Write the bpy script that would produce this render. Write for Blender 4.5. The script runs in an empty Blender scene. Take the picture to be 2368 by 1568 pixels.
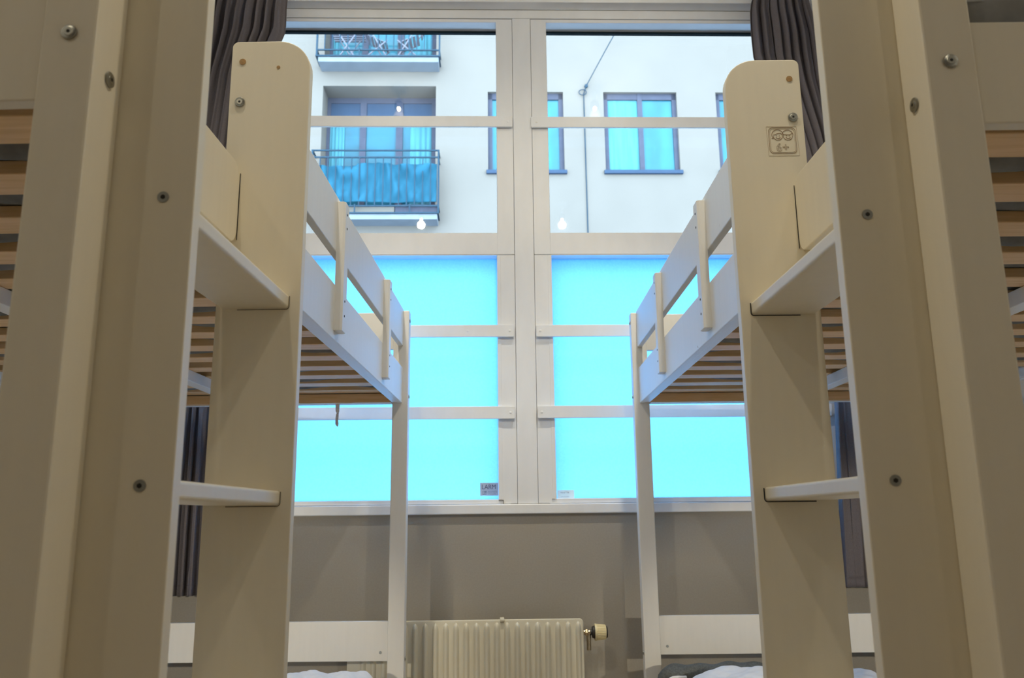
import bpy, bmesh, math, random
from mathutils import Vector, Matrix
random.seed(7)
S = bpy.context.scene
COL = S.collection

# ------------------------------------------------------------------ camera, world, light, exposure
cam_d = bpy.data.cameras.new('camera')
cam = bpy.data.objects.new('camera', cam_d); COL.objects.link(cam)
cam.matrix_world = Matrix(((0.99989999, 0.01248077, 0.00665155, 0.0),
                           (0.0091198, -0.20954591, -0.97775628, 0.0),
                           (-0.01080934, 0.97771915, -0.20963878, 1.0),
                           (0, 0, 0, 1)))
cam_d.sensor_width = 22.2
cam_d.lens = 1928.6 / 2368 * 22.2
cam_d.clip_start = 0.02; cam_d.clip_end = 300
cam_d.dof.use_dof = True
cam_d.dof.focus_distance = 1.6
cam_d.dof.aperture_fstop = 6.3
S.camera = cam
S.view_settings.view_transform = 'Standard'
S.view_settings.look = 'None'
S.view_settings.exposure = 0.0
S.view_settings.gamma = 1.0
S.view_settings.use_curve_mapping = False
S.cycles.use_denoising = True
S.cycles.max_bounces = 14
S.cycles.diffuse_bounces = 8
S.cycles.transmission_bounces = 8
S.cycles.transparent_max_bounces = 16
S.cycles.sample_clamp_indirect = 6.0
S.cycles.caustics_reflective = False

SKY = 15.5
w = bpy.data.worlds.new('overcast_sky'); S.world = w; w.use_nodes = True
bg = w.node_tree.nodes['Background']
bg.inputs['Color'].default_value = (0.55, 0.78, 1.0, 1)
bg.inputs['Strength'].default_value = SKY

LAMP_COL = (1.0, 0.89, 0.69)
LAMP_W = 30.0
READ_W = 44.0

TH = 0.035; W0 = 2.928            # the window wall is turned slightly against the beds
cT, sT = math.cos(TH), math.sin(TH)
def wallP(u, v, z): return Vector((u*cT - v*sT, W0 + u*sT + v*cT, z))

# ------------------------------------------------------------------ materials
MATS = {}
def nt(m): return m.node_tree.nodes, m.node_tree.links
def mat(name, col, rough=0.5, noise=0.0, scale=30.0, bump=0.0, stretch=(1, 1, 1), metal=0.0, spec=0.5, col2=None, detail=4.0):
    m = bpy.data.materials.new(name); m.use_nodes = True
    N, L = nt(m); b = N['Principled BSDF']
    b.inputs['Roughness'].default_value = rough
    b.inputs['Metallic'].default_value = metal
    b.inputs['Specular IOR Level'].default_value = spec
    c2 = col2 or tuple(max(0, c*(1-noise)) for c in col)
    tc = N.new('ShaderNodeTexCoord'); mp = N.new('ShaderNodeMapping'); mp.inputs['Scale'].default_value = stretch
    nz = N.new('ShaderNodeTexNoise'); nz.inputs['Scale'].default_value = scale; nz.inputs['Detail'].default_value = detail
    L.new(tc.outputs['Object'], mp.inputs['Vector']); L.new(mp.outputs['Vector'], nz.inputs['Vector'])
    cr = N.new('ShaderNodeValToRGB')
    cr.color_ramp.elements[0].position = 0.35; cr.color_ramp.elements[0].color = (*c2, 1)
    cr.color_ramp.elements[1].position = 0.65; cr.color_ramp.elements[1].color = (*col, 1)
    L.new(nz.outputs['Fac'], cr.inputs['Fac']); L.new(cr.outputs['Color'], b.inputs['Base Color'])
    if bump:
        bp = N.new('ShaderNodeBump'); bp.inputs['Strength'].default_value = bump; bp.inputs['Distance'].default_value = 0.002
        L.new(nz.outputs['Fac'], bp.inputs['Height']); L.new(bp.outputs['Normal'], b.inputs['Normal'])
    MATS[name] = m
    return m
def painted(name, col, chip=(0.34, 0.17, 0.06)):
    """white-painted board: faint brush grain along its length and a few worn specks showing wood"""
    m = mat(name, col, rough=0.42, noise=0.02, scale=14, bump=0.05, stretch=(6, 6, 0.7))
    N, L = nt(m); b = N['Principled BSDF']
    src = b.inputs['Base Color'].links[0].from_socket
    tc = N.new('ShaderNodeTexCoord')
    nz = N.new('ShaderNodeTexNoise'); nz.inputs['Scale'].default_value = 26; nz.inputs['Detail'].default_value = 5
    L.new(tc.outputs['Object'], nz.inputs['Vector'])
    cr = N.new('ShaderNodeValToRGB'); cr.color_ramp.elements[0].position = 0.765; cr.color_ramp.elements[1].position = 0.79
    L.new(nz.outputs['Fac'], cr.inputs['Fac'])
    mx = N.new('ShaderNodeMixRGB'); L.new(cr.outputs['Color'], mx.inputs['Fac']); L.new(src, mx.inputs['Color1']); mx.inputs['Color2'].default_value = (*chip, 1)
    L.new(mx.outputs['Color'], b.inputs['Base Color'])
    return m
PAINT = painted('white_painted_wood', (0.81, 0.75, 0.605))
PAINT_DAY = painted('white_paint_daylit', (0.80, 0.795, 0.765))  # same paint as PAINT; bluish window light put into this copy's colour
SLAT = mat('bare_pine', (0.80, 0.55, 0.31), rough=0.6, scale=9, bump=0.15, stretch=(1.2, 14, 14), col2=(0.70, 0.46, 0.22), detail=6)
FRAME = mat('window_frame_paint', (0.83, 0.85, 0.88), rough=0.35, noise=0.04, scale=6, bump=0.08, stretch=(3, 3, 1))
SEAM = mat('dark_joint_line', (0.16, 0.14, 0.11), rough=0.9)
WALLM = mat('taupe_wall_paint', (0.36, 0.335, 0.29), rough=0.85, noise=0.06, scale=180, bump=0.06)
WALLN = mat('dark_taupe_wall_paint', (0.20, 0.18, 0.15), rough=0.85, noise=0.06, scale=180)
WALLW = mat('white_wall_paint', (0.72, 0.71, 0.69), rough=0.9, noise=0.04, scale=120, bump=0.2)
FLOORM = mat('brown_floor', (0.46, 0.37, 0.27), rough=0.5, noise=0.2, scale=5, stretch=(1, 8, 1))
METAL = mat('zinc_bolt', (0.42, 0.42, 0.38), rough=0.28, metal=1.0, noise=0.1, scale=300)
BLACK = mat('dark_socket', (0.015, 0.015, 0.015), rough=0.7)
PLUG = mat('wooden_plug', (0.46, 0.27, 0.10), rough=0.6, noise=0.3, scale=300)
INK = mat('brown_stamp_ink', (0.26, 0.15, 0.075), rough=0.8)
INKF = mat('faint_stamp_edge', (0.52, 0.42, 0.30), rough=0.8)
CURT = mat('charcoal_curtain_cloth', (0.192, 0.176, 0.192), rough=0.95, noise=0.25, scale=600, bump=0.3, spec=0.1)
MATTR = mat('grey_mattress_cover', (0.20, 0.20, 0.195), rough=0.9, noise=0.3, scale=25, bump=0.4, spec=0.2)
LINEN = mat('white_linen', (0.86, 0.87, 0.88), rough=0.9, noise=0.04, scale=40, bump=0.5, spec=0.2)
BLANK = mat('grey_blanket', (0.15, 0.16, 0.155), rough=0.95, noise=0.3, scale=200, bump=0.4, spec=0.1)
RADM = mat('radiator_enamel', (0.66, 0.63, 0.52), rough=0.4, noise=0.03, scale=20)
BRASS = mat('nickel_brass', (0.60, 0.50, 0.34), rough=0.25, metal=1.0, noise=0.2, scale=100)
DARKPL = mat('black_plastic', (0.03, 0.028, 0.026), rough=0.5)
KNOBM = mat('cream_knob_plastic', (0.72, 0.64, 0.40), rough=0.45, noise=0.05, scale=50)
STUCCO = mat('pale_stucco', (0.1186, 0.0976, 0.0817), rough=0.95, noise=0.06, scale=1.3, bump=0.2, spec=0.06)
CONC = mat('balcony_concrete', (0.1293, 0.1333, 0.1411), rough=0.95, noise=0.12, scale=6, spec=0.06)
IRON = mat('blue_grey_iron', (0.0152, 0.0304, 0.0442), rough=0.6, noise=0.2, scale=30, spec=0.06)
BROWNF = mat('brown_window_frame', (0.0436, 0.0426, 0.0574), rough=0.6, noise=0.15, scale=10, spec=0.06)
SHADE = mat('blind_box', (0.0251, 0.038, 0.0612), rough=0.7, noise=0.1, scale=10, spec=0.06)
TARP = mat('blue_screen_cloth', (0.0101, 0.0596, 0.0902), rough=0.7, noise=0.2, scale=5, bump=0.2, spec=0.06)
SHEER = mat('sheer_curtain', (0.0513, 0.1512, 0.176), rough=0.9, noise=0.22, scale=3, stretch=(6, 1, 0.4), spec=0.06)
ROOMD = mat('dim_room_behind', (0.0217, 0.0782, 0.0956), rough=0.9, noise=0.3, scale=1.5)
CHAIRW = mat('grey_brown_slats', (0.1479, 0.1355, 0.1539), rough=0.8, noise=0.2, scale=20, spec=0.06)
GROUND = mat('pale_paving', (0.36, 0.42, 0.50), rough=0.95, noise=0.2, scale=3)
STICK = mat('grey_sticker', (0.40, 0.47, 0.60), rough=0.6, noise=0.05, scale=60)
STICKW = mat('white_sticker', (0.70, 0.86, 0.90), rough=0.6)
STXT = mat('sticker_print', (0.075, 0.09, 0.16), rough=0.7)
STXTF = mat('sticker_faint_print', (0.19, 0.25, 0.37), rough=0.7)

def glass_mat():
    m = bpy.data.materials.new('clear_glass'); m.use_nodes = True; N, L = nt(m)
    N.remove(N['Principled BSDF']); out = N['Material Output']
    tr = N.new('ShaderNodeBsdfTransparent'); tr.inputs['Color'].default_value = (0.97, 0.99, 0.99, 1)
    gl = N.new('ShaderNodeBsdfGlossy'); gl.inputs['Roughness'].default_value = 0.012
    fr = N.new('ShaderNodeFresnel'); fr.inputs['IOR'].default_value = 1.45
    mx = N.new('ShaderNodeMixShader'); L.new(fr.outputs['Fac'], mx.inputs['Fac']); L.new(tr.outputs[0], mx.inputs[1]); L.new(gl.outputs[0], mx.inputs[2])
    L.new(mx.outputs[0], out.inputs['Surface']); return m
def frosted_mat():
    m = bpy.data.materials.new('frosted_glass'); m.use_nodes = True; N, L = nt(m)
    N.remove(N['Principled BSDF']); out = N['Material Output']
    tl = N.new('ShaderNodeBsdfTranslucent')
    tc = N.new('ShaderNodeTexCoord'); nz = N.new('ShaderNodeTexNoise'); nz.inputs['Scale'].default_value = 140; nz.inputs['Detail'].default_value = 3
    L.new(tc.outputs['Object'], nz.inputs['Vector'])
    cr = N.new('ShaderNodeValToRGB'); cr.color_ramp.elements[0].position = 0.3; cr.color_ramp.elements[0].color = (0.315, 0.56, 0.74, 1)
    cr.color_ramp.elements[1].position = 0.7; cr.color_ramp.elements[1].color = (0.355, 0.61, 0.80, 1)
    L.new(nz.outputs['Fac'], cr.inputs['Fac']); L.new(cr.outputs['Color'], tl.inputs['Color'])
    df = N.new('ShaderNodeBsdfDiffuse'); df.inputs['Color'].default_value = (0.5, 0.6, 0.62, 1)
    mx = N.new('ShaderNodeMixShader'); mx.inputs['Fac'].default_value = 0.12
    L.new(tl.outputs[0], mx.inputs[1]); L.new(df.outputs[0], mx.inputs[2]); L.new(mx.outputs[0], out.inputs['Surface']); return m
def emit_mat(name, col, s):
    m = bpy.data.materials.new(name); m.use_nodes = True; N, L = nt(m)
    N.remove(N['Principled BSDF']); e = N.new('ShaderNodeEmission'); e.inputs['Color'].default_value = (*col, 1); e.inputs['Strength'].default_value = s
    L.new(e.outputs[0], N['Material Output'].inputs['Surface']); return m
GLASS = glass_mat(); FROST = frosted_mat()
BULB = emit_mat('warm_bulb', (1.0, 0.86, 0.50), 60.0)
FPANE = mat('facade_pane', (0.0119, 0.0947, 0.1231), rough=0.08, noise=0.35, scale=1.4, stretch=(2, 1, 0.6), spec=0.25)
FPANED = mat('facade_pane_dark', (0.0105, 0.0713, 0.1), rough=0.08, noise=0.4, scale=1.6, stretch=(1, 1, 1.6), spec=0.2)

# ------------------------------------------------------------------ mesh helpers
def box(bm, x0, x1, y0, y1, z0, z1, bev=0.0, seg=2):
    x0, x1 = min(x0, x1), max(x0, x1); y0, y1 = min(y0, y1), max(y0, y1); z0, z1 = min(z0, z1), max(z0, z1)
    t = bmesh.new()
    bmesh.ops.create_cube(t, size=1.0, matrix=Matrix.Translation(((x0+x1)/2, (y0+y1)/2, (z0+z1)/2)) @ Matrix.Diagonal((x1-x0, y1-y0, z1-z0, 1)))
    if bev > 0:
        bmesh.ops.bevel(t, geom=t.edges[:], offset=bev, segments=seg, profile=0.5, affect='EDGES')
    merge(bm, t)
def merge(bm, t, M=None):
    if M is not None: bmesh.ops.transform(t, matrix=M, verts=t.verts)
    me = bpy.data.meshes.new('tmp'); t.to_mesh(me); t.free(); bm.from_mesh(me); bpy.data.meshes.remove(me)
def cyl(bm, c, axis, r, h, seg=24, r2=None, bev=0.0):
    t = bmesh.new()
    bmesh.ops.create_cone(t, cap_ends=True, segments=seg, radius1=r, radius2=r if r2 is None else r2, depth=h)
    if bev > 0:
        es = [e for e in t.edges if any(len(f.verts) > 4 for f in e.link_faces)]
        bmesh.ops.bevel(t, geom=es, offset=bev, segments=2, profile=0.5, affect='EDGES')
    q = Vector((0, 0, 1)).rotation_difference(Vector(axis).normalized())
    merge(bm, t, Matrix.Translation(c) @ q.to_matrix().to_4x4())
def tube(bm, pts, r, seg=8):
    pts = [Vector(p) for p in pts]; rings = []
    for i, p in enumerate(pts):
        d = (pts[min(i+1, len(pts)-1)] - pts[max(i-1, 0)]).normalized()
        a = d.orthogonal().normalized() if i == 0 else (a - d*a.dot(d)).normalized()
        b = d.cross(a)
        rings.append([bm.verts.new(p + r*(math.cos(2*math.pi*k/seg)*a + math.sin(2*math.pi*k/seg)*b)) for k in range(seg)])
    for A, B in zip(rings, rings[1:]):
        for k in range(seg): bm.faces.new((A[k], A[(k+1) % seg], B[(k+1) % seg], B[k]))
    bm.faces.new(rings[0][::-1]); bm.faces.new(rings[-1])
def prism(bm, poly, axis, a, b, bev=0.0):
    """extrude a closed 2-D outline: axis 'y' -> outline in (x,z), from y=a to y=b; axis 'x' -> outline in (y,z)"""
    t = bmesh.new()
    f = (lambda p, q: (p[0], q, p[1])) if axis == 'y' else ((lambda p, q: (q, p[0], p[1])) if axis == 'x' else (lambda p, q: (p[0], p[1], q)))
    A = [t.verts.new(f(p, a)) for p in poly]; B = [t.verts.new(f(p, b)) for p in poly]
    n = len(poly); t.faces.new(A); t.faces.new(B[::-1])
    for i in range(n): t.faces.new((A[i], B[i], B[(i+1) % n], A[(i+1) % n]))
    bmesh.ops.recalc_face_normals(t, faces=t.faces)
    if bev > 0:
        es = [e for e in t.edges if any(len(fc.verts) > 4 for fc in e.link_faces)]
        bmesh.ops.bevel(t, geom=es, offset=bev, segments=2, profile=0.5, affect='EDGES')
    merge(bm, t)
def rounded(x0, x1, z0, z1, r, n=8):
    """r = radii (bl, br, tr, tl)"""
    out = []
    for (cx, cz, rr, a0) in ((x0+r[0], z0+r[0], r[0], 180), (x1-r[1], z0+r[1], r[1], 270), (x1-r[2], z1-r[2], r[2], 0), (x0+r[3], z1-r[3], r[3], 90)):
        if rr < 1e-6: out.append((cx, cz)); continue
        for k in range(n+1):
            a = math.radians(a0 + 90*k/n); out.append((cx+rr*math.cos(a), cz+rr*math.sin(a)))
    return out
def grid(bm, nu, nv, f):
    V = [[bm.verts.new(f(i/nu, j/nv)) for j in range(nv+1)] for i in range(nu+1)]
    for i in range(nu):
        for j in range(nv): bm.faces.new((V[i][j], V[i+1][j], V[i+1][j+1], V[i][j+1]))
def obj(name, bm, m, parent=None, smooth=False, flip=1):
    if flip < 0: bmesh.ops.scale(bm, vec=(-1, 1, 1), verts=bm.verts)
    bmesh.ops.recalc_face_normals(bm, faces=bm.faces)
    me = bpy.data.meshes.new(name); bm.to_mesh(me); bm.free()
    me.materials.append(m)
    if smooth:
        for p in me.polygons: p.use_smooth = True
        try: me.set_sharp_from_angle(angle=math.radians(40))
        except Exception: pass
    o = bpy.data.objects.new(name, me); COL.objects.link(o)
    if parent is not None: o.parent = parent
    return o
def tag(o, label=None, cat=None, group=None, kind=None):
    if label: o['label'] = label
    if cat: o['category'] = cat
    if group: o['group'] = group
    if kind: o['kind'] = kind
    return o
def empty(name, loc, rz=0.0, label=None, cat=None, group=None, kind=None):
    o = bpy.data.objects.new(name, None); COL.objects.link(o); o.location = loc; o.rotation_euler = (0, 0, rz); o.empty_display_size = 0.1
    return tag(o, label, cat, group, kind)
def onwall(o): o.location = (0, W0, 0); o.rotation_euler = (0, 0, TH); return o
def text(name, s, size, m, parent, loc, rot=(math.pi/2, 0, 0), outline=0.0, extrude=0.0003, sx=1.0, align='LEFT'):
    c = bpy.data.curves.new(name, 'FONT'); c.body = s; c.size = size; c.align_x = align
    c.extrude = 0.0 if outline else extrude
    if outline: c.fill_mode = 'NONE'; c.bevel_depth = outline; c.bevel_resolution = 1
    c.materials.append(m)
    t = bpy.data.objects.new('tmp_text', c); COL.objects.link(t)
    bpy.context.view_layer.update()
    me = bpy.data.meshes.new_from_object(t.evaluated_get(bpy.context.evaluated_depsgraph_get()))
    bpy.data.objects.remove(t); bpy.data.curves.remove(c)
    o = bpy.data.objects.new(name, me); COL.objects.link(o); o.parent = parent; o.location = loc; o.rotation_euler = rot; o.scale = (sx, 1, 1)
    if not me.materials: me.materials.append(m)
    return o

# ------------------------------------------------------------------ room shell
RX, RY0, CEIL = 1.60, -2.4, 3.04
def wall_box(name, args, m, wall=False):
    bm = bmesh.new()
    for a in args: box(bm, *a)
    o = obj(name, bm, m); tag(o, kind='structure')
    if wall: onwall(o)
    return o
wall_box('floor', [(-RX-.2, RX+.2, RY0-.2, 3.3, -.1, 0)], FLOORM)
wall_box('ceiling', [(-RX-.2, RX+.2, RY0-.2, 3.05, CEIL, CEIL+.1)], WALLW)
wall_box('wall_left', [(-RX-.15, -RX, RY0, 3.1, 0, CEIL)], WALLW)
wall_box('wall_right', [(RX, RX+.15, RY0, 3.1, 0, CEIL)], WALLW)
wall_box('wall_near', [(-RX-.15, RX+.15, RY0-.15, RY0, 0, CEIL)], WALLN)
OU0, OU1, OZ0, OZ1 = -1.13, 1.185, 1.013, 2.945     # window opening
wall_box('wall_far', [(-2.4, 2.4, 0, .26, 0, OZ0), (-2.4, 2.4, 0, .10, OZ1, CEIL), (-2.4, OU0, 0, .26, OZ0, OZ1), (OU1, 2.4, 0, .26, OZ0, OZ1)], WALLM, wall=True)

# ------------------------------------------------------------------ window: outer frame, four sashes
MU0, MU1 = -0.006, 0.064
bm = bmesh.new()
box(bm, OU0, OU1, -.012, .10, OZ0, 1.046, .003)          # sill board
box(bm, OU0, OU1, -.004, .10, 2.909, 2.945, .002)        # head
box(bm, OU0, OU0+.05, -.004, .10, 1.046, 2.909, .002)    # jambs
box(bm, OU1-.05, OU1, -.004, .10, 1.046, 2.909, .002)
o = onwall(obj('trim_1', bm, FRAME)); tag(o, kind='structure')
bm = bmesh.new(); box(bm, MU0, MU1, -.0025, .10, 1.0467, 2.9083, .0012)
o = onwall(obj('trim_2', bm, FRAME)); tag(o, kind='structure')   # centre mullion

LU0, LU1 = OU0+.051, MU0-.0012
RU0, RU1 = MU1+.0012, OU1-.051
def bar(name, u0, u1, z0, z1, parent, screws):
    bm = bmesh.new(); prism(bm, rounded(u0, u1, z0, z1, (.004,)*4, 3), 'y', -.0135, -.0035, .0012)
    b = obj(name, bm, FRAME, parent)
    for u in screws:
        bm = bmesh.new(); cyl(bm, (u, -.0138, (z0+z1)/2), (0, 1, 0), .0045, .0016, 14, bev=.0005)
        obj('screw', bm, FRAME, b, True)
    return b
def sash(name, u0, u1, z0, z1, gu0, gu1, gz0, gz1, gd, gm, gname):
    r = empty(name, (0, W0, 0), TH, kind='structure')
    bm = bmesh.new()
    box(bm, u0, gu0, 0, .09, z0, z1, .0015); box(bm, gu1, u1, 0, .09, z0, z1, .0015)
    box(bm, gu0-.001, gu1+.001, 0, .09, z0, gz0, .0015); box(bm, gu0-.001, gu1+.001, 0, .09, gz1, z1, .0015)
    obj('sash_frame', bm, FRAME, r)
    bm = bmesh.new(); box(bm, gu0, gu1, gd, gd+.006, gz0, gz1)
    obj(gname, bm, gm, r)
    return r
# upper (clear) sashes: the lower rail is the wide transom
w1 = sash('window_1', LU0, LU1, 1.945, 2.907, -1.02, -.0695, 2.0285, 2.893, .074, GLASS, 'glass_pane')
w2 = sash('window_2', RU0, RU1, 1.945, 2.907, .1262, 1.075, 2.0285, 2.893, .074, GLASS, 'glass_pane')
# lower (frosted) sashes
w3 = sash('window_3', LU0, LU1, 1.0475, 1.9435, -1.02, -.072, 1.0625, 1.9425, .048, FROST, 'frosted_pane')
w4 = sash('window_4', RU0, RU1, 1.0475, 1.9435, .1285, 1.075, 1.0635, 1.9425, .048, FROST, 'frosted_pane')
for wn, gu0, gu1 in ((w1, -1.02, -.0695), (w2, .1262, 1.075)):      # dark rubber gasket along the top of the clear panes
    bm = bmesh.new(); box(bm, gu0, gu1, .060, .0738, 2.8835, 2.8925)
    obj('gasket', bm, IRON, wn)
for wn, ends in ((w3, (-.0715, -.0585)), (w4, (.1145, .128))):       # thin glazing bead at the mullion side
    bm = bmesh.new(); box(bm, ends[0], ends[1], -.0015, .02, 1.0605, 1.9425, .0008)
    obj('glazing_bead', bm, FRAME, wn)
for wn, zz in ((w1, (2.446, 2.489)), (w3, (1.633, 1.677)), (w3, (1.3395, 1.3835))):
    sc = [-.028, -.99] + ([-.178] if zz[0] == 1.633 else [])
    bar('safety_bar', -1.06, -.0095 if zz[0] > 2 else -.0125, zz[0], zz[1], wn, sc)
for wn, zz in ((w2, (2.444, 2.487)), (w4, (1.633, 1.676)), (w4, (1.3405, 1.384))):
    bar('safety_bar', .0605 if zz[0] > 2 else .067, 1.112, zz[0], zz[1], wn, [.082, 1.09])
# small dark paint gaps at the foot of the mullion
bm = bmesh.new()
for (a, b, c, d) in ((-.072, -.0555, 1.0595, 1.0612), (-.0562, -.0548, 1.0475, 1.0605), (.112, .122, 1.0612, 1.0625), (-.03, .105, 1.0462, 1.0472)):
    box(bm, a, b, -.0036, -.0005, c, d)
o = onwall(obj('trim_3', bm, SEAM)); tag(o, kind='structure')

# curtain track under the ceiling
r = empty('curtain_rail', wallP(0, -.05, 2.975), TH, 'white curtain track along the top of the window under the ceiling', 'curtain rail')
bm = bmesh.new(); box(bm, -1.55, 1.55, -.006, .046, -.030, .063, .002); obj('track', bm, FRAME, r)
bm = bmesh.new()
for a, b in ((-1.5, .140), (.146, .150), (.162, .47), (.48, 1.5)): box(bm, a, b, -.0068, -.0055, -.0022, .0)
obj('slot', bm, IRON, r)

# ------------------------------------------------------------------ curtains
def curtain(name, side, label):
    root = empty(name, wallP(0, -.09, 0), TH, label, 'curtain', 'charcoal curtains at the window')
    bm = bmesh.new()
    rnd = random.Random(3 if side > 0 else 5)
    nf = 7 if side > 0 else 10
    ph = [rnd.uniform(-.5, .5) for _ in range(24)]
    ZT, ZB = 2.985, 0.765
    if side > 0:
        inner = [(2.985, .935), (2.955, .915), (2.90, .903), (2.80, .900), (2.70, .902), (2.5, .945), (2.3, 1.0), (1.39, 1.092), (ZB, 1.06)]
        outer = [(2.985, 1.125), (2.9, 1.135), (2.8, 1.15), (2.6, 1.155), (2.38, 1.19), (1.39, 1.27), (ZB, 1.29)]
    else:
        inner = [(2.985, -.862), (2.9, -.868), (2.8, -.868), (2.62, -.93), (1.39, -1.055), (1.0, -1.05), (ZB, -1.045)]
        outer = [(2.985, -1.22), (2.8, -1.24), (2.4, -1.27), (1.39, -1.30), (ZB, -1.32)]
    def at(t, z):
        for (z0, a), (z1, b) in zip(t, t[1:]):
            if z <= z0 and z >= z1: return a + (b-a)*(z0-z)/(z0-z1)
        return t[-1][1] if z < t[-1][0] else t[0][1]
    def f(s, t):
        top = ZT + .018*math.sin(s*nf*6.2+1)*max(0, 1-t*30)
        z = top + (ZB-top)*t
        zz = min(max(z, ZB), ZT)
        ui, uo = at(inner, zz), at(outer, zz)
        k = s*nf
        amp = .020*min(1, .45+t*9) * (1 - .25*math.sin(3*t))
        wob = ph[int(k) % 24]*.5 + .6*math.sin(2.3*t + ph[(int(k)+3) % 24]*4)*.35
        v = amp*math.sin(2*math.pi*k + wob) + .35*amp*math.sin(4.4*math.pi*k + 2*t + 1.3) + .004*math.sin(17*t+9*s)
        u = ui + (uo-ui)*s + .012*math.sin(2*math.pi*k+1.1+wob)*(.5+t*.5)
        return (u, v, z)
    grid(bm, 150, 70, f)
    o = obj('drape', bm, CURT, root, True)
    md = o.modifiers.new('solid', 'SOLIDIFY'); md.thickness = .0022
    bm = bmesh.new()
    def h(s, t):
        p = f(s, .985+.015*t); return (p[0], p[1]-.0016, p[2])
    grid(bm, 150, 2, h)
    o2 = obj('hem', bm, CURT, root, True); md = o2.modifiers.new('solid', 'SOLIDIFY'); md.thickness = .002
    return root
curtain('curtain', -1, 'charcoal curtain gathered behind the ladder bunk on the left of the window')
curtain('curtain', 1, 'charcoal curtain bunched with a domed top on the right of the window')

# ------------------------------------------------------------------ bunk beds
TT = 0.0166; YA = 0.0513; G = 0.3634; LEN = 2.0
XA0, XA1 = -0.0762, 0.0364
ZTOP = 1.670
ZRB, ZRT, ZGB, ZGT = 1.3642, 1.4806, 1.5517, 1.6738
RR = 0.0184; RT1 = 0.0165; RT2 = 0.0245
BW = 1.062                       # overall width, aisle post face to wall-side post face
def bolt(parent, c, axis, r, s, sock=True):
    """domed bolt head with a hex socket, axis pointing out of the wood"""
    bm = bmesh.new(); a = Vector(axis)
    cyl(bm, Vector(c)+a*.0012, axis, r, .0024, 24, bev=.0009)
    cyl(bm, Vector(c)+a*.0026, axis, r*.62, .0008, 20, r2=r*.55)
    o = obj('bolt', bm, METAL, parent, True, s)
    bm = bmesh.new(); cyl(bm, Vector(c)+a*.0030, axis, r*.24, .0005, 6); obj('hex_socket', bm, BLACK, parent if parent.parent and parent.parent.parent else o, False, s)
    return o
def recess_screw(parent, c, axis, r, s):
    bm = bmesh.new(); a = Vector(axis)
    t = bmesh.new()
    cyl(bm, Vector(c)+a*.0004, axis, r, .0008, 20)
    o = obj('screw', bm, METAL, parent, True, s)
    bm = bmesh.new(); cyl(bm, Vector(c)+a*.0009, axis, r*.45, .0004, 6); obj('hex_socket', bm, BLACK, o, False, s)
    return o
def dot(parent, c, axis, r, s, m=None, name='screw', h=.0006):
    bm = bmesh.new(); cyl(bm, Vector(c)+Vector(axis)*h*.4, axis, r, h, 12); return obj(name, bm, m or BLACK, parent, True, s)

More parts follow.
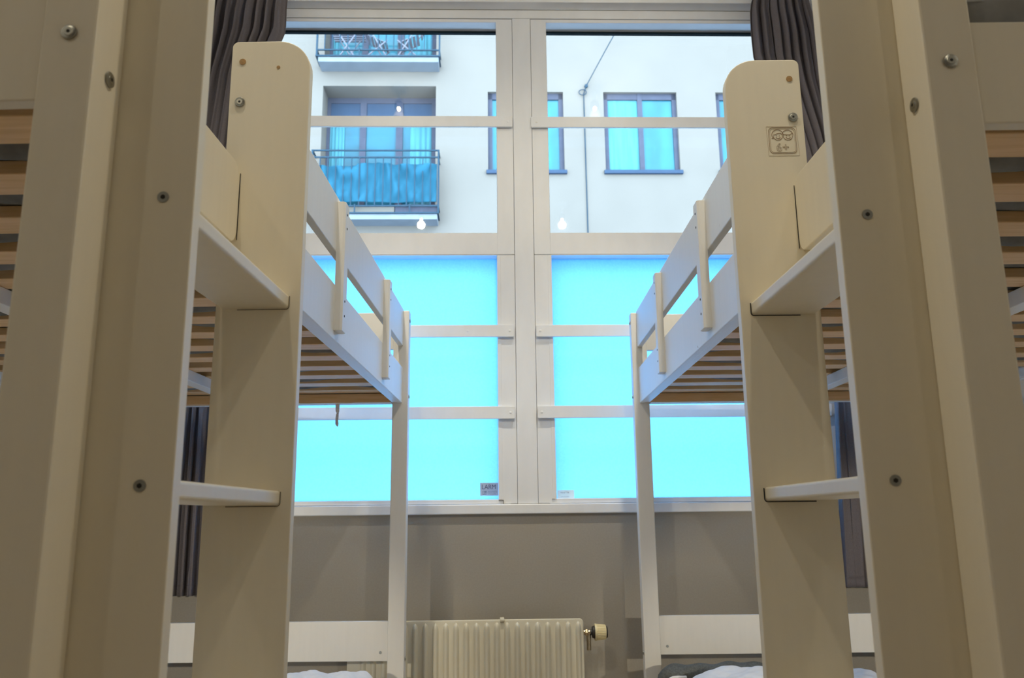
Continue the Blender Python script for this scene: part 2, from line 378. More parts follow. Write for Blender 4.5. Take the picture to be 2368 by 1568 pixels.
def bunk(s, X0, Y0, TR, label, battens, emblem):
    """s=+1 right bed, -1 left bed; local x runs from the aisle post face into the bed, y away from the camera"""
    root = empty('bunk_bed', (s*X0, Y0, 0), s*TR, label, 'bunk bed', 'white bunk beds along the aisle')
    P = lambda n, bm, m=PAINT, par=root, sm=False: obj(n, bm, m, par, sm, s)
    # corner posts
    PW, PD = .0484, .0515
    near = None
    for (x0, x1, y0, y1) in ((0, PW, 0, PD-.0004), (BW-PW, BW, 0, PD), (0, .0506, LEN, LEN+.0405), (BW-.0506, BW, LEN, LEN+.0405)):
        bm = bmesh.new(); box(bm, x0, x1, y0, y1, 0, ZTOP, .0022, 2); po = P('post', bm, PAINT_DAY if y0 > 1 else PAINT)
        if y0 == 0 and x0 == 0:
            bolt(po, (.0233, 0, 1.4222), (0, -1, 0), .0069, s)
            bolt(po, (0, .0285, 1.3922), (-1, 0, 0), .0072, s)
            bolt(po, (0, .0285, .64), (-1, 0, 0), .0072, s)
        if y0 == LEN and x0 == 0:
            for z in (1.638, 1.387, .585): bolt(po, (0, LEN+.019, z), (-1, 0, 0), .0058, s)
    # ladder boards
    yB = YA+G
    boards = []
    for y0 in (YA, yB):
        bm = bmesh.new(); prism(bm, rounded(XA0, XA1, 0, ZTOP-.0005, (.002, .002, .009, .046), 10), 'y', y0, y0+TT, .0012)
        boards.append(P('ladder_board', bm))
    A, B = boards
    if emblem: B['label'] = 'ladder board with a stamped age symbol'
    dot(B, (.0205, yB, 1.6378), (0, -1, 0), .0047, s, PLUG, 'wood_plug', .001)
    bolt(B, (.0207, yB, 1.575), (0, -1, 0), .0072, s)
    if not emblem: dot(B, (-.0309, yB, 1.6282), (0, -1, 0), .0026, s, PLUG, 'dent', .0005)
    for z in (1.2876, 1.0297, .7725, .5155, .2585): recess_screw(A, (-.048, YA, z), (0, -1, 0), .0052, s)
    # steps let into both boards
    for i, z0 in enumerate((1.2758, 1.0190, .7622, .5054, .2486)):
        bm = bmesh.new()
        prism(bm, rounded(XA0+.0153, XA1-.0087, z0, z0+.0176, (.0035, .002, .002, .0035), 4), 'y', YA+TT, yB, .0008)
        st = P('step', bm)
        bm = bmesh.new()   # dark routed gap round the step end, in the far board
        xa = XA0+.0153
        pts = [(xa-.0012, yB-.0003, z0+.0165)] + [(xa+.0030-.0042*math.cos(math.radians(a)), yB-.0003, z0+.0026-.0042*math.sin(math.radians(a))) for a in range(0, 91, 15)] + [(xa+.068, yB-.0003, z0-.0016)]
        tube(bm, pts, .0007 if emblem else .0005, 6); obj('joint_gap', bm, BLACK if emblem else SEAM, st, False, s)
    # rails on the aisle side
    bm = bmesh.new(); prism(bm, rounded(YA+TT, yB, ZRB, 1.4783, (.004, .022, .024, .002), 8), 'x', .0142, .0142+RT1, .0015); pn = P('ladder_panel', bm)
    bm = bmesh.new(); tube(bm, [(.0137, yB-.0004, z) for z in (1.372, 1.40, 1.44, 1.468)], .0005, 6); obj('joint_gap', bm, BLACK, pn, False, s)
    bm = bmesh.new(); box(bm, RR, RR+RT1, yB+TT, LEN, ZRB, ZRT, .0018); P('side_rail', bm, PAINT_DAY)
    bm = bmesh.new(); box(bm, RR+RT1+.0006, RR+RT2+.008, YA+.02, LEN-.002, ZRB+.002, 1.3935, .001); P('slat_ledger', bm, PAINT_DAY)
    bm = bmesh.new(); box(bm, RR, RR+RT1, yB+TT, LEN, ZGB, ZGT, .0018); P('guard_rail', bm, PAINT_DAY)
    for b in battens:
        bm = bmesh.new()
        prism(bm, [(RR, b), (RR-.0130, b), (RR-.0174, b+.004), (RR-.0174, b+.036), (RR-.013, b+.0405), (RR, b+.0405)], 'z', 1.3825, 1.6635, .0008)
        bt = P('batten', bm, PAINT_DAY)
        for z in (1.6395, 1.6085, 1.4480, 1.4165): dot(bt, (RR-.0174, b+.020, z), (-1, 0, 0), .0026, s, IRON)
    # wall-side rails
    bm = bmesh.new(); box(bm, BW-RR-RT1, BW-RR, PD, LEN, ZRB, ZRT, .0018); P('side_rail', bm, PAINT_DAY)
    bm = bmesh.new(); box(bm, BW-RR-RT2-.008, BW-RR-RT1-.0006, PD, LEN-.002, ZRB+.002, 1.3935, .001); P('slat_ledger', bm, PAINT_DAY)
    bm = bmesh.new(); box(bm, BW-RR-RT1, BW-RR, PD, LEN, ZGB, ZGT, .0018); P('guard_rail', bm, PAINT_DAY)
    # end boards (near and far), upper and lower bunk
    for (y0, y1, nm) in ((.004, .0205, 'near'), (LEN+.008, LEN+.0245, 'far')):
        x0, x1 = (.0485, BW-.0485) if nm == 'near' else (.0507, BW-.0507)
        zz = [(1.3600, 1.4665), (1.5480, 1.6655), (.5810, .6960), (.215, .335)]
        if nm == 'far': zz = [(1.3630, 1.4800), (1.5420, 1.6660), (.5800, .6955), (.215, .335)]
        for z0, z1 in zz:
            bm = bmesh.new(); box(bm, x0, x1, y0, y1, z0, z1, .0015); eb = P('end_board', bm, PAINT_DAY if nm == 'far' else PAINT)
            if nm == 'far' and .5 < z0 < .6: dot(eb, (.073, y0, .605), (0, -1, 0), .0042, s, METAL, 'screw', .0016)
    # upper slat base
    for z0, z1 in ((ZRB+.0005, 1.3935),):
        bm = bmesh.new(); box(bm, .512, .549, .026, LEN-.0205, z0, z1, .001); P('centre_beam', bm, PAINT_DAY)
    bm = bmesh.new(); box(bm, RR+RT2+.009, BW-RR-RT2-.009, LEN-.020, LEN+.0075, 1.3640, 1.3935, .001); P('end_ledger', bm, SLAT)
    ys = [.098 + .1392*k for k in range(14)]
    proto = None
    for k, y in enumerate(ys):
        if proto is None:
            bm = bmesh.new(); box(bm, RR+RT1+.0010, BW-RR-RT1-.0010, -.0005, .0615, 1.3940, 1.4115, .0016)
            proto = P('slat', bm, SLAT); proto.location = (0, y, 0)
        else:
            d = proto.copy(); COL.objects.link(d); d.parent = root; d.location = (0, y, 0)
    # lower bunk rails and slats
    bm = bmesh.new(); box(bm, RR, RR+RT1, yB+TT, LEN, .245, .361, .0018); P('side_rail', bm, PAINT_DAY)
    bm = bmesh.new(); box(bm, RR, RR+RT1, PD, YA+TT+.0, .245, .361); P('rail_end', bm, PAINT_DAY)
    bm = bmesh.new(); box(bm, BW-RR-RT1, BW-RR, PD, LEN, .245, .361, .0018); P('side_rail', bm, PAINT_DAY)
    for xx in ((RR+RT1+.0006, RR+RT2+.008), (BW-RR-RT2-.008, BW-RR-RT1-.0006)):
        bm = bmesh.new(); box(bm, xx[0], xx[1], PD+.02, LEN-.002, .247, .275, .001); P('slat_ledger', bm, PAINT_DAY)
    for y in ys:
        d = proto.copy(); COL.objects.link(d); d.parent = root; d.location = (0, y, -1.1185)
    if emblem:
        ex, ez, yy = .0025, 1.5378, yB-.0002
        def oline(nm, pts, r, m, par, close=True):
            bm = bmesh.new(); pp = [(a, yy, b) for a, b in pts]
            if close: pp = pp+[pp[0]]
            tube(bm, pp, r, 5); return obj(nm, bm, m, par, False, s)
        oline('stamp_edge', [(ex-.0225, ez+.0232), (ex+.0218, ez+.0228), (ex+.0235, ez-.0232), (ex-.0215, ez-.0232)], .00022, INKF, B)
        oline('stamp_frame', rounded(ex-.0195, ex+.0200, ez-.0195, ez+.0212, (.006,)*4, 6), .0003, INK, B)
        oline('stamp_frame', rounded(ex-.0178, ex+.0183, ez-.0178, ez+.0195, (.005,)*4, 6), .00025, INKF, B)
        def arc(cx, cz, r, a0, a1, n=16, ry=None): return [(cx+r*math.cos(math.radians(a0+(a1-a0)*k/n)), cz+(ry or r)*math.sin(math.radians(a0+(a1-a0)*k/n))) for k in range(n+1)]
        for fx, lng in ((ex-.0066, True), (ex+.0082, False)):
            fz = ez+.0095
            if lng:
                pts = arc(fx, fz, .0085, -10, 205, 22) + [(fx-.0090, fz-.0058), (fx-.0062, fz-.0055), (fx-.0056, fz-.0030)]
            else:
                pts = arc(fx, fz, .0080, -5, 185, 20)
            oline('stamp_hair', pts, .00034, INK, B, False)
            oline('stamp_face', arc(fx+.0003, fz-.0012, .0068, 178, 362, 18), .00034, INK, B, False)
            oline('stamp_fringe', [(fx-.0062, fz+.0002), (fx+.0015, fz+.0028), (fx+.0050, fz+.0030), (fx+.0068, fz+.0002)] if lng else [(fx-.0068, fz+.0012), (fx+.001, fz+.0004), (fx+.0046, fz+.0012), (fx+.0072, fz+.0032)], .00034, INK, B, False)
            oline('stamp_smile', arc(fx+.0006, fz-.0020, .0034, 205, 335, 10), .00038, INK, B, False)
            for q in (-.0016, .0026):
                bm = bmesh.new(); cyl(bm, (fx+q, yy, fz-.0012), (0, 1, 0), .00055, .0006, 8); obj('stamp_eye', bm, INK, B, False, s)
        text('stamp_six_plus', '6+', .0180, INK, B, (ex-.0102, yB-.0003, ez-.0160), outline=.00017)
    return root
right = bunk(1, .3936, .7279, .00655, 'white painted bunk bed on the right whose ladder board has the 6+ stamp', (.9658, 1.5082), True)
left = bunk(-1, .3679, .6583, .00659, 'white painted bunk bed on the left whose ladder board has no stamp', (1.0155, 1.6097), False)

# ------------------------------------------------------------------ mattresses, bedding
def bedM(s, X0, Y0, TR): return Matrix.Translation((s*X0, Y0, 0)) @ Matrix.Rotation(s*TR, 4, 'Z')
BEDS = {1: (.3936, .7279, .00655), -1: (.3679, .6583, .00659)}
def place(o, s, x, y, z):
    a = BEDS[s]; p = bedM(s, *a) @ Vector((s*x, y, z)); o.location = p; o.rotation_euler = (0, 0, s*a[2]); return o
def mattress(s, zb, zt, label, sag, m=None):
    bm = bmesh.new()
    x0, x1, y0, y1 = .046, BW-.046, .030, LEN-.004
    nx, ny = 24, 260 if sag else 40
    rnd = random.Random(11+s)
    wob = [rnd.uniform(.4, 1.0) for _ in range(30)]
    def shell(top):
        def f(i, j):
            x = x0+(x1-x0)*i; y = y0+(y1-y0)*j
            ed = min(i, 1-i)*(x1-x0); ej = min(j, 1-j)*(y1-y0)
            rr = .02; e = min(ed, ej)
            dz = 0 if e > rr else rr-math.sqrt(max(0, rr*rr-(rr-e)**2))
            if top: return (x-x0, y-y0, zt-zb-dz + .003*math.sin(7*y+2*x))
            z = 0.0
            if sag:
                k = (y-.098)/.1392; fr = k-math.floor(k)
                if fr > .46 and 0 <= k < 13.4:
                    q = (fr-.46)/.54; z = -(.0040+.0125*wob[int(k)])*math.sin(math.pi*q)*(0.75+.6*math.sin(17*x+9*wob[int(k)]*k))
            return (x-x0, y-y0, z + dz*.3)
        return f
    grid(bm, nx, ny, shell(True)); grid(bm, nx, ny, shell(False))
    n = (nx+1)*(ny+1); bm.verts.ensure_lookup_table()
    idx = lambda i, j: i*(ny+1)+j
    def strip(seq):
        for a, b in zip(seq, seq[1:]): bm.faces.new((bm.verts[a], bm.verts[b], bm.verts[n+b], bm.verts[n+a]))
    strip([idx(i, 0) for i in range(nx+1)]); strip([idx(i, ny) for i in range(nx+1)])
    strip([idx(0, j) for j in range(ny+1)]); strip([idx(nx, j) for j in range(ny+1)])
    bmesh.ops.translate(bm, vec=(x0, 0, 0), verts=bm.verts)
    o = obj('mattress', bm, m or MATTR, None, True, s)
    for v in o.data.vertices: v.co.x -= s*x0
    tag(o, label, 'mattress', 'mattresses on the bunks')
    place(o, s, x0, y0, zb); return o
mattress(1, 1.4125, 1.525, 'grey mattress seen through the slats of the right upper bunk', True)
mattress(-1, 1.4125, 1.525, 'grey mattress seen through the slats of the left upper bunk', True)
mattress(1, .2945, .455, 'white sheeted mattress under the pillow of the right lower bunk', False, LINEN)
mattress(-1, .2945, .455, 'white sheeted mattress under the pillow of the left lower bunk', False, LINEN)

def pillow(s, x, y, z, lx, ly, h, label, seed, group='white pillows on the lower bunks', crumple=1.0):
    rnd = random.Random(seed); a = [rnd.uniform(0, 6.28) for _ in range(8)]
    bm = bmesh.new()
    def sh(sign):
        def f(i, j):
            u = 2*i-1; v = 2*j-1
            e = max(0, (1-abs(u)**7))**.5 * max(0, (1-abs(v)**5))**.5
            wr = crumple*(.010*math.sin(6*u+4*v+a[0]) + .007*math.sin(11*u-7*v+a[1]) + .005*math.sin(19*u+13*v+a[2]) + .003*math.sin(31*v-23*u+a[3]))
            zz = sign*h*.5*e + (wr*e if sign > 0 else 0)
            return (s*(u*lx/2*(1-.04*(1-e))), v*ly/2*(1-.05*(1-e)), zz + h/2)
        return f
    grid(bm, 44, 34, sh(1)); grid(bm, 44, 34, sh(-1))
    bmesh.ops.remove_doubles(bm, verts=bm.verts, dist=.0008)
    o = obj('pillow', bm, LINEN, None, True)
    md = o.modifiers.new('sub', 'SUBSURF'); md.levels = 1; md.render_levels = 1
    tag(o, label, 'pillow', group); place(o, s, x, y, z); return o
pillow(1, .350, 1.640, .4585, .54, .40, .124, 'crumpled white pillow at the head of the right lower bunk', 4, crumple=.55)
pillow(-1, .20, 1.76, .4585, .28, .36, .118, 'white pillow peeping up on the left lower bunk beside the far post', 9, crumple=.4)
# rolled grey blanket with a pale hem behind the right pillow
r = empty('blanket', (0, 0, 0), 0, 'rolled dark grey blanket with a pale hem behind the right pillow', 'blanket'); place(r, 1, .018, 1.905, .4585)
bm = bmesh.new()
def roll(i, j):
    a = 2*math.pi*j; e = (1-abs(2*i-1)**6)**.5 if 0 < i < 1 else 0.0
    c, s_ = math.cos(a), math.sin(a)
    ry = .048*e*(1+.05*math.sin(14*i)); rz = .056*e*(1+.05*math.sin(11*i+1))
    return (.40*i, math.copysign(abs(c)**.8, c)*ry, .056 + math.copysign(abs(s_)**.8, s_)*rz + .003*math.sin(30*i+3*a)*e)
grid(bm, 50, 36, roll); bmesh.ops.remove_doubles(bm, verts=bm.verts, dist=1e-4)
obj('roll', bm, BLANK, r, True)
bm = bmesh.new()
tube(bm, [(.004+.075*k/16, -.050-.002*math.sin(k), .030+.052*math.sin(math.pi*min(.5, .03+.9*k/16))) for k in range(17)], .0045, 8)
obj('hem', bm, LINEN, r, True)

# strap hanging from the left bunk
r = empty('strap', (0, 0, 0), 0, 'short grey-white strap hanging under the far end of the left upper bunk', 'strap'); place(r, -1, .2275, LEN+.004, 1.2915)
bm = bmesh.new()
prof = [(0, .0740, .0065, 0), (0, .050, .0058, .001), (.0005, .044, .0030, .004), (0, .038, .0042, .002), (-.001, .020, .0042, 0), (.0005, .008, .0052, -.002), (.002, 0, .0008, -.001)]
rows = []
for (dx, z, hw, dy) in prof:
    rows.append([bm.verts.new((dx-hw, dy, z)), bm.verts.new((dx+hw, dy+.002, z)), bm.verts.new((dx+hw, dy+.0032, z)), bm.verts.new((dx-hw, dy+.0012, z))])
for A_, B_ in zip(rows, rows[1:]):
    for k in range(4): bm.faces.new((A_[k], A_[(k+1) % 4], B_[(k+1) % 4], B_[k]))
bm.faces.new(rows[0]); bm.faces.new(rows[-1][::-1])
obj('webbing', bm, mat('strap_webbing', (.84, .84, .90), .8, .2, 200), r)

# ------------------------------------------------------------------ radiator and valve
r = empty('radiator', wallP(0, -.108, 0), TH, 'cream ribbed panel radiator on the wall under the window', 'radiator')
RL, RR_ = -.56, .198
bm = bmesh.new()
prism(bm, rounded(RL, RR_, .14, .6785, (.012, .012, .012, .012), 5), 'y', .004, .018, .003)
obj('panel', bm, RADM, r, True)
bm = bmesh.new(); box(bm, RL+.01, RR_-.01, .045, .058, .15, .672, .004); obj('back_panel', bm, RADM, r)
bm = bmesh.new()
k = 0
while True:
    u = .181 - .03285*k
    if u < RL+.02: break
    t = bmesh.new(); n = 10
    zs = [.155, .17] + [.17+.47*i/6 for i in range(1, 7)] + [.652, .661, .667, .6705]
    ws = [.2, 1] + [1]*6 + [.95, .80, .52, .08]
    rows = []
    for z, q in zip(zs, ws):
        rows.append([t.verts.new((u-.0098*q+.0196*q*i/n, .0045-.0115*min(1, q*1.1)*math.sin(math.pi*i/n)**.8, z)) for i in range(n+1)])
    for a, b in zip(rows, rows[1:]):
        for i in range(n): t.faces.new((a[i], a[i+1], b[i+1], b[i]))
    merge(bm, t); k += 1
obj('ribs', bm, RADM, r, True)
bm = bmesh.new(); box(bm, -.0715, -.0575, -.002, .05, .673, .6815, .002); obj('clip', bm, RADM, r)
for u in (-.45, .09):
    bm = bmesh.new(); box(bm, u-.015, u+.015, .058, .108, .18, .64, .002); obj('bracket', bm, RADM, r)
r = empty('radiator_valve', wallP(.21, -.085, .634), TH, 'thermostatic valve with a ribbed cream knob at the end of the radiator', 'radiator valve')
bm = bmesh.new(); cyl(bm, (-.002, 0, 0), (1, 0, 0), .0075, .024, 20); cyl(bm, (.0, 0, 0), (1, 0, 0), .0115, .010, 6, bev=.001); cyl(bm, (.006, 0, -.03), (0, 0, 1), .007, .05, 16); obj('valve_body', bm, BRASS, r, True)
bm = bmesh.new(); cyl(bm, (.016, 0, 0), (1, 0, 0), .009, .006, 20)
for a in range(6):
    t = 2*math.pi*a/6; box(bm, .017, .029, .012*math.cos(t)-.0025, .012*math.cos(t)+.0025, .012*math.sin(t)-.0025, .012*math.sin(t)+.0025)
obj('collar', bm, DARKPL, r)
bm = bmesh.new(); cyl(bm, (.023, 0, 0), (1, 0, 0), .018, .010, 24, r2=.022); obj('collar_ring', bm, DARKPL, r, True)
bm = bmesh.new(); cyl(bm, (.0285, 0, 0), (1, 0, 0), .0262, .006, 40, bev=.001); cyl(bm, (.0465, 0, 0), (1, 0, 0), .0243, .031, 40, r2=.0215, bev=.001)
for a in range(28):
    t = 2*math.pi*a/28; c, s_ = math.cos(t), math.sin(t)
    tube(bm, [(.033, .0246*c, .0246*s_), (.060, .0220*c, .0220*s_)], .0011, 5)
obj('knob', bm, KNOBM, r, True)
bm = bmesh.new(); cyl(bm, (.0645, 0, 0), (1, 0, 0), .0195, .005, 30, r2=.0175); obj('end_cap', bm, DARKPL, r, True)

# ------------------------------------------------------------------ stickers on the frosted panes
r = empty('alarm_sticker', wallP(-.1362, .0466, 1.0765), TH, 'grey LARM alarm sticker in the lower corner of the left frosted pane', 'sticker')
bm = bmesh.new(); box(bm, 0, .0632, 0, .0012, 0, .0448, .0003); obj('sheet', bm, STICK, r)
text('lettering', 'LARM', .0232, STXT, r, (.0052, -.0002, .0226), sx=.86)
bm = bmesh.new()
for a in ((.0085, .0105, .0035, .0165), (.0085, .0225, .0035, .0055), (.0085, .0225, .0155, .0165), (.0135, .0150, .0070, .0165), (.0135, .0225, .0070, .0082), (.0160, .0225, .0098, .0165)):
    box(bm, a[0], a[1], -.0003, .0002, a[2], a[3])
obj('square_logo', bm, STXTF, r)
def strokes(u0, u1, z0, z1, m, par, seed):
    """small print too fine to read: upright and cross strokes"""
    rnd = random.Random(seed); bm = bmesh.new(); u = u0; h = z1-z0
    while u < u1:
        wd = h*rnd.uniform(.45, .75)
        if rnd.random() < .8: box(bm, u, u+h*.14, -.0003, .0002, z0, z1)
        if rnd.random() < .6: box(bm, u, u+wd, -.0003, .0002, z1-h*.16, z1)
        if rnd.random() < .6: box(bm, u, u+wd, -.0003, .0002, z0, z0+h*.16)
        if rnd.random() < .5: box(bm, u+wd-h*.14, u+wd, -.0003, .0002, z0, z1)
        u += wd + h*.28
    return obj('small_print', bm, m, par)
strokes(.0255, .0560, .0108, .0166, STXTF, r, 1)
strokes(.0265, .0400, .0040, .0082, STXTF, r, 2)
text('lettering', 'LARM', .0062, STXTF, r, (.0430, -.0002, .0038), sx=.8)
r = empty('maker_sticker', wallP(.1350, .0466, 1.0640), TH, 'small white sticker in the lower corner of the right frosted pane', 'sticker')
bm = bmesh.new(); box(bm, 0, .0590, 0, .0012, 0, .0295, .0003); obj('sheet', bm, STICKW, r)
strokes(.0110, .0410, .0190, .0230, STXT, r, 3)
strokes(.0125, .0400, .0055, .0078, STXTF, r, 4)

# ------------------------------------------------------------------ ceiling spotlights
def spot(x, y, label, power, cone, blend, glow):
    r = empty('ceiling_spotlight', (x, y, CEIL), 0, label, 'spotlight', 'spotlights on the ceiling')
    bm = bmesh.new(); cyl(bm, (0, 0, -.012), (0, 0, 1), .035, .024, 24, bev=.002); obj('base', bm, FRAME, r, True)
    bm = bmesh.new(); cyl(bm, (0, 0, -.05), (0, 0, 1), .008, .06, 12); obj('stem', bm, FRAME, r, True)
    bm = bmesh.new()
    n = 24; prof = [(.010, -.07), (.020, -.080), (.022, -.108), (.020, -.108), (.018, -.084), (.010, -.078)]
    R = [[bm.verts.new((q*math.cos(2*math.pi*k/n), q*math.sin(2*math.pi*k/n), z)) for k in range(n)] for q, z in prof]
    for a in range(len(R)-1):
        for k in range(n): bm.faces.new((R[a][k], R[a][(k+1) % n], R[a+1][(k+1) % n], R[a+1][k]))
    obj('shade', bm, IRON, r, True)
    bm = bmesh.new(); bmesh.ops.create_uvsphere(bm, u_segments=16, v_segments=10, radius=.010, matrix=Matrix.Translation((0, 0, -.112))); b = obj('bulb', bm, BULB, r, True)
    ld = bpy.data.lights.new('bulb_light', 'SPOT'); ld.energy = power; ld.color = LAMP_COL; ld.spot_size = math.radians(cone); ld.spot_blend = blend; ld.shadow_soft_size = .024
    lo = bpy.data.objects.new('bulb_light', ld); COL.objects.link(lo); lo.parent = r; lo.location = (0, 0, -.149)
    if glow:      # the light that the bare bulb spreads sideways and up to the ceiling
        ld = bpy.data.lights.new('bulb_glow', 'POINT'); ld.energy = glow*LAMP_W; ld.color = LAMP_COL; ld.shadow_soft_size = .024
        lo = bpy.data.objects.new('bulb_glow', ld); COL.objects.link(lo); lo.parent = r; lo.location = (0, 0, -.149)
for x, y, lb, k in ((-.508, 2.29, 'warm spotlight on the ceiling by the window above the left bunk', 1.75), (.435, 2.33, 'warm spotlight on the ceiling by the window above the right bunk', 1.75),
                 (-.469, .766, 'warm spotlight on the ceiling above the left ladder', 1.1), (.46, .795, 'warm spotlight on the ceiling above the right ladder', 1.1),
                 (-1.25, -.75, 'warm spotlight on the ceiling behind the viewer towards the left wall', 0.24), (.85, -.75, 'warm spotlight on the ceiling behind the viewer towards the right wall', 0.24)):
    spot(x, y, lb, LAMP_W*k, *((74, .7, .10) if y > 2 else (176, .25, 0)))

# ------------------------------------------------------------------ reading lamps in the lower bunks
def reading_lamp(s, label):
    r = empty('reading_lamp', (0, 0, 0), 0, label, 'reading lamp', 'reading lamps in the lower bunks'); place(r, s, .90, .0215, .98)
    bm = bmesh.new(); box(bm, -.02, .02, 0, .012, -.40, .02, .002); obj('bracket', bm, FRAME, r)
    bm = bmesh.new(); tube(bm, [(0, .010, .0), (0, .05, .01), (0, .085, .015)], .006, 10); obj('arm', bm, FRAME, r, True)
    aim = Vector((-.18*s, 1.9, -.66)).normalized()
    q = Vector((0, 0, 1)).rotation_difference(aim).to_matrix().to_4x4(); q.translation = (0, .09, .015)
    n = 24; prof = [(.010, 0), (.024, .012), (.036, .075), (.033, .075), (.021, .016), (.008, .010)]
    bm = bmesh.new()
    RG = [[bm.verts.new(q @ Vector((a*math.cos(2*math.pi*k/n), a*math.sin(2*math.pi*k/n), z))) for k in range(n)] for a, z in prof]
    for a in range(len(RG)-1):
        for k in range(n): bm.faces.new((RG[a][k], RG[a][(k+1) % n], RG[a+1][(k+1) % n], RG[a+1][k]))
    obj('shade', bm, FRAME, r, True)
    bm = bmesh.new(); bmesh.ops.create_uvsphere(bm, u_segments=16, v_segments=10, radius=.017, matrix=q @ Matrix.Translation((0, 0, .035))); obj('bulb', bm, BULB, r, True)
    ld = bpy.data.lights.new('bulb_light', 'SPOT'); ld.energy = READ_W; ld.color = LAMP_COL; ld.spot_size = math.radians(54); ld.spot_blend = .45; ld.shadow_soft_size = .02
    lo = bpy.data.objects.new('bulb_light', ld); COL.objects.link(lo); lo.parent = r
    lo.matrix_local = q @ Matrix.Translation((0, 0, .062)) @ Matrix.Rotation(math.pi, 4, 'X')
reading_lamp(1, 'small white reading lamp at the near end of the right lower bunk')
reading_lamp(-1, 'small white reading lamp at the near end of the left lower bunk')

# ------------------------------------------------------------------ the street and the house opposite
D = 13.0
def facP(u, v, z): return Vector((u*cT - v*sT, D + u*sT + v*cT, z))
bm = bmesh.new(); box(bm, -30, 30, 3.4, 40, -.6, -.35); o = obj('ground', bm, GROUND); tag(o, kind='structure')

B_ = empty('apartment_building', (0, D, 0), TH, 'pale stucco apartment house across the street with balconies and brown windows', 'building')
DO0, DO1 = -3.24, -1.333
holes = [(DO0, DO1, 5.80, 8.19), (DO0, DO1, 8.57, 10.96), (-.455, .826, 6.635, 8.09), (1.514, 2.770, 6.635, 8.09), (3.4416, 4.70, 6.635, 8.09), (-6.6, -5.3, 6.635, 8.09)]
us = sorted(set([-9.0, 10.0] + [h for q in holes for h in q[:2]])); zs = sorted(set([-.35, 11.35] + [h for q in holes for h in q[2:]]))
bm = bmesh.new(); TW = .55
def solid(i, j):
    if not (0 <= i < len(us)-1 and 0 <= j < len(zs)-1): return False
    cu, cz = (us[i]+us[i+1])/2, (zs[j]+zs[j+1])/2
    return not any(h[0] < cu < h[1] and h[2] < cz < h[3] for h in holes)
def q4(*p): bm.faces.new([bm.verts.new(x) for x in p])
for i in range(len(us)-1):
    for j in range(len(zs)-1):
        if not solid(i, j): continue
        a, b, c, d = us[i], us[i+1], zs[j], zs[j+1]
        q4((a, 0, c), (b, 0, c), (b, 0, d), (a, 0, d)); q4((a, TW, c), (a, TW, d), (b, TW, d), (b, TW, c))
        if not solid(i-1, j): q4((a, 0, c), (a, 0, d), (a, TW, d), (a, TW, c))
        if not solid(i+1, j): q4((b, 0, c), (b, TW, c), (b, TW, d), (b, 0, d))
        if not solid(i, j-1): q4((a, 0, c), (a, TW, c), (b, TW, c), (b, 0, c))
        if not solid(i, j+1): q4((a, 0, d), (b, 0, d), (b, TW, d), (a, TW, d))
bmesh.ops.remove_doubles(bm, verts=bm.verts, dist=1e-4)
obj('wall', bm, STUCCO, B_)
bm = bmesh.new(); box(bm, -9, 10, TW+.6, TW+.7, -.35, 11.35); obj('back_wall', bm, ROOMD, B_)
# windows
def facade_window(u0, u1, z0, z1, panes):
    v0 = .06
    bm = bmesh.new()
    box(bm, u0, u1, v0, v0+.07, z0, z0+.05); box(bm, u0, u1, v0, v0+.07, z1-.11, z1)
    box(bm, u0, u0+.075, v0, v0+.07, z0, z1); box(bm, u1-.075, u1, v0, v0+.07, z0, z1)
    um = (u0+u1)/2; box(bm, um-.04, um+.04, v0-.01, v0+.07, z0, z1)
    f = obj('window', bm, BROWNF, B_)
    for a, b, m in ((u0+.075, um-.04, panes[0]), (um+.04, u1-.075, panes[1])):
        bm = bmesh.new(); box(bm, a, b, v0+.03, v0+.04, z0+.05, z1-.11); obj('pane', bm, m, f)
    bm = bmesh.new(); box(bm, u0-.03, u1+.035, -.05, v0+.02, z0-.045, z0+.02, .005); obj('sill', bm, SHADE, f)
facade_window(-.455, .826, 6.635, 8.09, (FPANE, FPANE))
facade_window(1.514, 2.770, 6.635, 8.09, (SHEER, FPANE))
facade_window(3.4416, 4.70, 6.635, 8.09, (FPANE, FPANE))
facade_window(-6.6, -5.3, 6.635, 8.09, (FPANE, SHEER))
# loggia doors, two storeys
def balcony_door(dz, panes):
    vb = .42; zb, zt = 5.80+dz, 8.19+dz
    bm = bmesh.new()
    box(bm, DO0, DO1, vb, vb+.08, zt-.10, zt); box(bm, DO0, DO1, vb, vb+.08, zb, zb+.10)
    for a, b in ((DO0-.02, DO0+.06), (-2.669, -2.56), (-2.046, -1.93), (-1.43, -1.36)): box(bm, max(a, DO0), min(b, DO1), vb-.005, vb+.08, zb, zt)
    f = obj('balcony_door', bm, BROWNF, B_)
    for (a, b), m in zip(((DO0+.06, -2.669), (-2.56, -2.046), (-1.93, -1.43)), panes):
        bm = bmesh.new(); box(bm, a, b, vb+.03, vb+.04, zb+.1, zt-.10); obj('pane', bm, m, f)
        bm = bmesh.new(); box(bm, a, b, vb+.015, vb+.028, zt-.36, zt-.10); obj('roller_blind', bm, SHADE if m is not SHEER else SHEER, f)
    for a, b in ((DO0+.06, -2.93), (-1.80, -1.43)):
        bm = bmesh.new()
        grid(bm, 30, 4, lambda i, j, a=a, b=b: (a+(b-a)*i, vb+.012+.008*math.sin(i*26), zb+.1+(zt-zb-.46)*j)); o = obj('sheer_curtain', bm, SHEER, f, True)
        md = o.modifiers.new('solid', 'SOLIDIFY'); md.thickness = .004
balcony_door(0, (FPANED, FPANED, FPANED)); balcony_door(2.77, (FPANE, FPANE, FPANE))
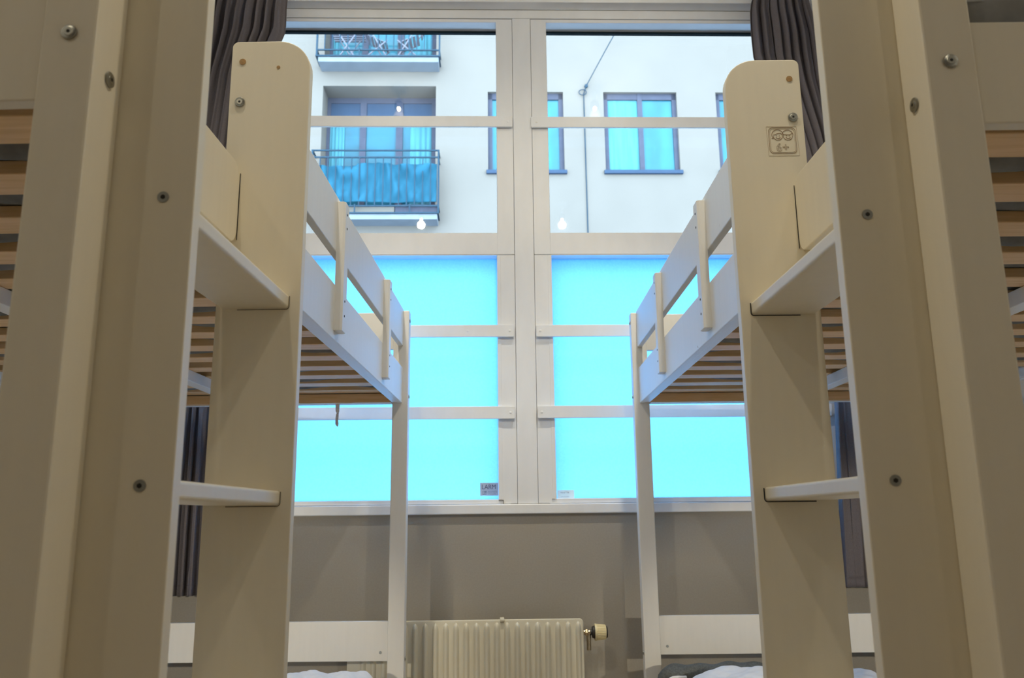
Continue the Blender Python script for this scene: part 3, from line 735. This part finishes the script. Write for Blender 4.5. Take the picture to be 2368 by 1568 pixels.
# balcony slabs and railings
def balcony(dz):
    bm = bmesh.new(); box(bm, -3.275, -1.275, -.32, 0, 5.685+dz, 5.775+dz, .006); box(bm, DO0, DO1, 0, .42, 5.70+dz, 5.80+dz)
    sl = obj('balcony_slab', bm, CONC, B_)
    bm = bmesh.new(); box(bm, -3.32, -1.25, -.345, 0, 5.775+dz, 5.80+dz, .004); obj('drip_edge', bm, IRON, sl)
    bm = bmesh.new(); V = -.28
    for z in (6.885, 6.765, 5.925): box(bm, -3.32, -1.25, V-.012, V+.012, z+dz-.011, z+dz+.011)
    for u in (-3.31, -1.262):
        for z in (6.885, 6.765, 5.925): box(bm, u-.012, u+.012, V, 0, z+dz-.011, z+dz+.011)
        box(bm, u-.014, u+.014, V-.014, V+.014, 5.80+dz, 6.895+dz)
    for u in (-2.6, -1.72): box(bm, u-.01, u+.01, V-.03, V-.012, 5.70+dz, 5.95+dz)
    rl = obj('railing', bm, IRON, B_)
    u = -1.262-.128
    while u > -3.28:
        bm = bmesh.new(); box(bm, u-.008, u+.008, V-.008, V+.008, 5.925+dz, 6.765+dz); obj('baluster', bm, IRON, rl); u -= .128
balcony(0); balcony(2.77)
# crumpled screen tied inside the lower railing
bm = bmesh.new()
rnd = random.Random(2)
def scr(i, j):
    u = -3.27 + 1.98*i
    top = 6.70 - .05*abs(math.sin(5.2*i+.5)) - (.03 if i < .35 else 0)
    z = 6.0 + (top-6.0)*j
    v = -.245 + .012*math.sin(9*i+3*j) + .028*math.sin(11*(i-.5)+9*abs(math.sin(6*i))*j) + .010*math.sin(31*i-12*j)
    return (u, v, z)
grid(bm, 120, 40, scr)
r = obj('balcony_screen', bm, TARP, None, True); r.location = (0, D, 0); r.rotation_euler = (0, 0, TH)
md = r.modifiers.new('solid', 'SOLIDIFY'); md.thickness = .004
tag(r, 'crumpled blue cloth screen tied behind the lower balcony railing', 'screen')
def plank(u0, u1, v, z0, z1, m, label):
    bm = bmesh.new(); box(bm, 0, u1-u0, -.012, .012, 0, z1-z0, .003); o = obj('plank', bm, m); o.location = facP(u0, v, z0); o.rotation_euler = (0, 0, TH); tag(o, label, 'plank')
plank(-1.96, -1.28, -.225, 5.801, 5.965, BROWNF, 'dark plank lying along the lower balcony floor at the right')
plank(-3.2, -1.975, -.215, 5.801, 5.93, STUCCO, 'white plank lying along the lower balcony floor beside the dark plank')
# folding chairs and table on the upper balcony
def slats(bm, c, du, dw, n, hw, hl):
    """n slats; c centre, du slat direction, dw direction across"""
    du, dw = Vector(du).normalized(), Vector(dw).normalized(); nn = du.cross(dw)
    M3 = Matrix((du, dw, nn)).transposed().to_4x4()
    for k in range(n):
        t = bmesh.new(); bmesh.ops.create_cube(t, size=1, matrix=Matrix.Diagonal((2*hl, 2*hw/n*.66, .014, 1)))
        merge(bm, t, Matrix.Translation(Vector(c)+dw*(-hw+2*hw*(k+.5)/n)) @ M3)
def chair(u, fl, label):
    r = empty('folding_chair', facP(u, -.02, 8.57), TH, label, 'folding chair', 'folding chairs on the upper balcony')
    bm = bmesh.new(); slats(bm, (0, 0, .40), (0, 1, 0), (fl*.9, 0, .42), 6, .20, .17); obj('seat', bm, CHAIRW, r)
    bm = bmesh.new(); slats(bm, (fl*.25, 0, .72), (0, 1, 0), (fl*.3, 0, 1), 4, .17, .17); obj('backrest', bm, CHAIRW, r)
    for v in (-.18, .18):
        for a, b in (((-fl*.2, v, 0), (fl*.26, v, .80)), ((fl*.22, v, 0), (-fl*.18, v, .36))):
            bm = bmesh.new(); tube(bm, [a, b], .012, 6); obj('leg', bm, CHAIRW, r)
chair(-2.33, -1, 'slatted folding chair on the upper balcony, left of the pair')
chair(-1.80, 1, 'slatted folding chair on the upper balcony, right of the pair')
r = empty('folding_table', facP(-2.83, -.02, 8.57), TH, 'slatted folding table on the upper balcony left of the two chairs', 'table')
bm = bmesh.new(); slats(bm, (0, 0, .545), (1, 0, 0), (0, 1, 0), 6, .2, .27); obj('table_top', bm, CHAIRW, r)
for v in (-.15, .15):
    for a, b in (((-.17, v, 0), (.17, v, .535)), ((.17, v, 0), (-.17, v, .535))):
        bm = bmesh.new(); tube(bm, [a, b], .013, 6); obj('leg', bm, CHAIRW, r)
# cable on the facade
r = empty('facade_cable', facP(0, 0, 0), TH, 'thin cable slanting to a hook and running down the house wall', 'cable')
bm = bmesh.new(); tube(bm, [(2.6, -.9, 10.4), (1.83, -.45, 9.2), (1.55, -.22, 8.75), (1.225, -.03, 8.19), (1.18, -.015, 8.06), (1.178, -.012, 7.9), (1.178, -.012, 5.5), (1.178, -.012, 3.0)], .009, 6); obj('wire', bm, IRON, r, True)
bm = bmesh.new(); tube(bm, [(1.16+.065*math.cos(a*.35), -.03, 8.07+.05*math.sin(a*.35)) for a in range(19)], .008, 6); cyl(bm, (1.225, -.02, 8.19), (0, 1, 0), .03, .04, 12); obj('hook', bm, IRON, r, True)
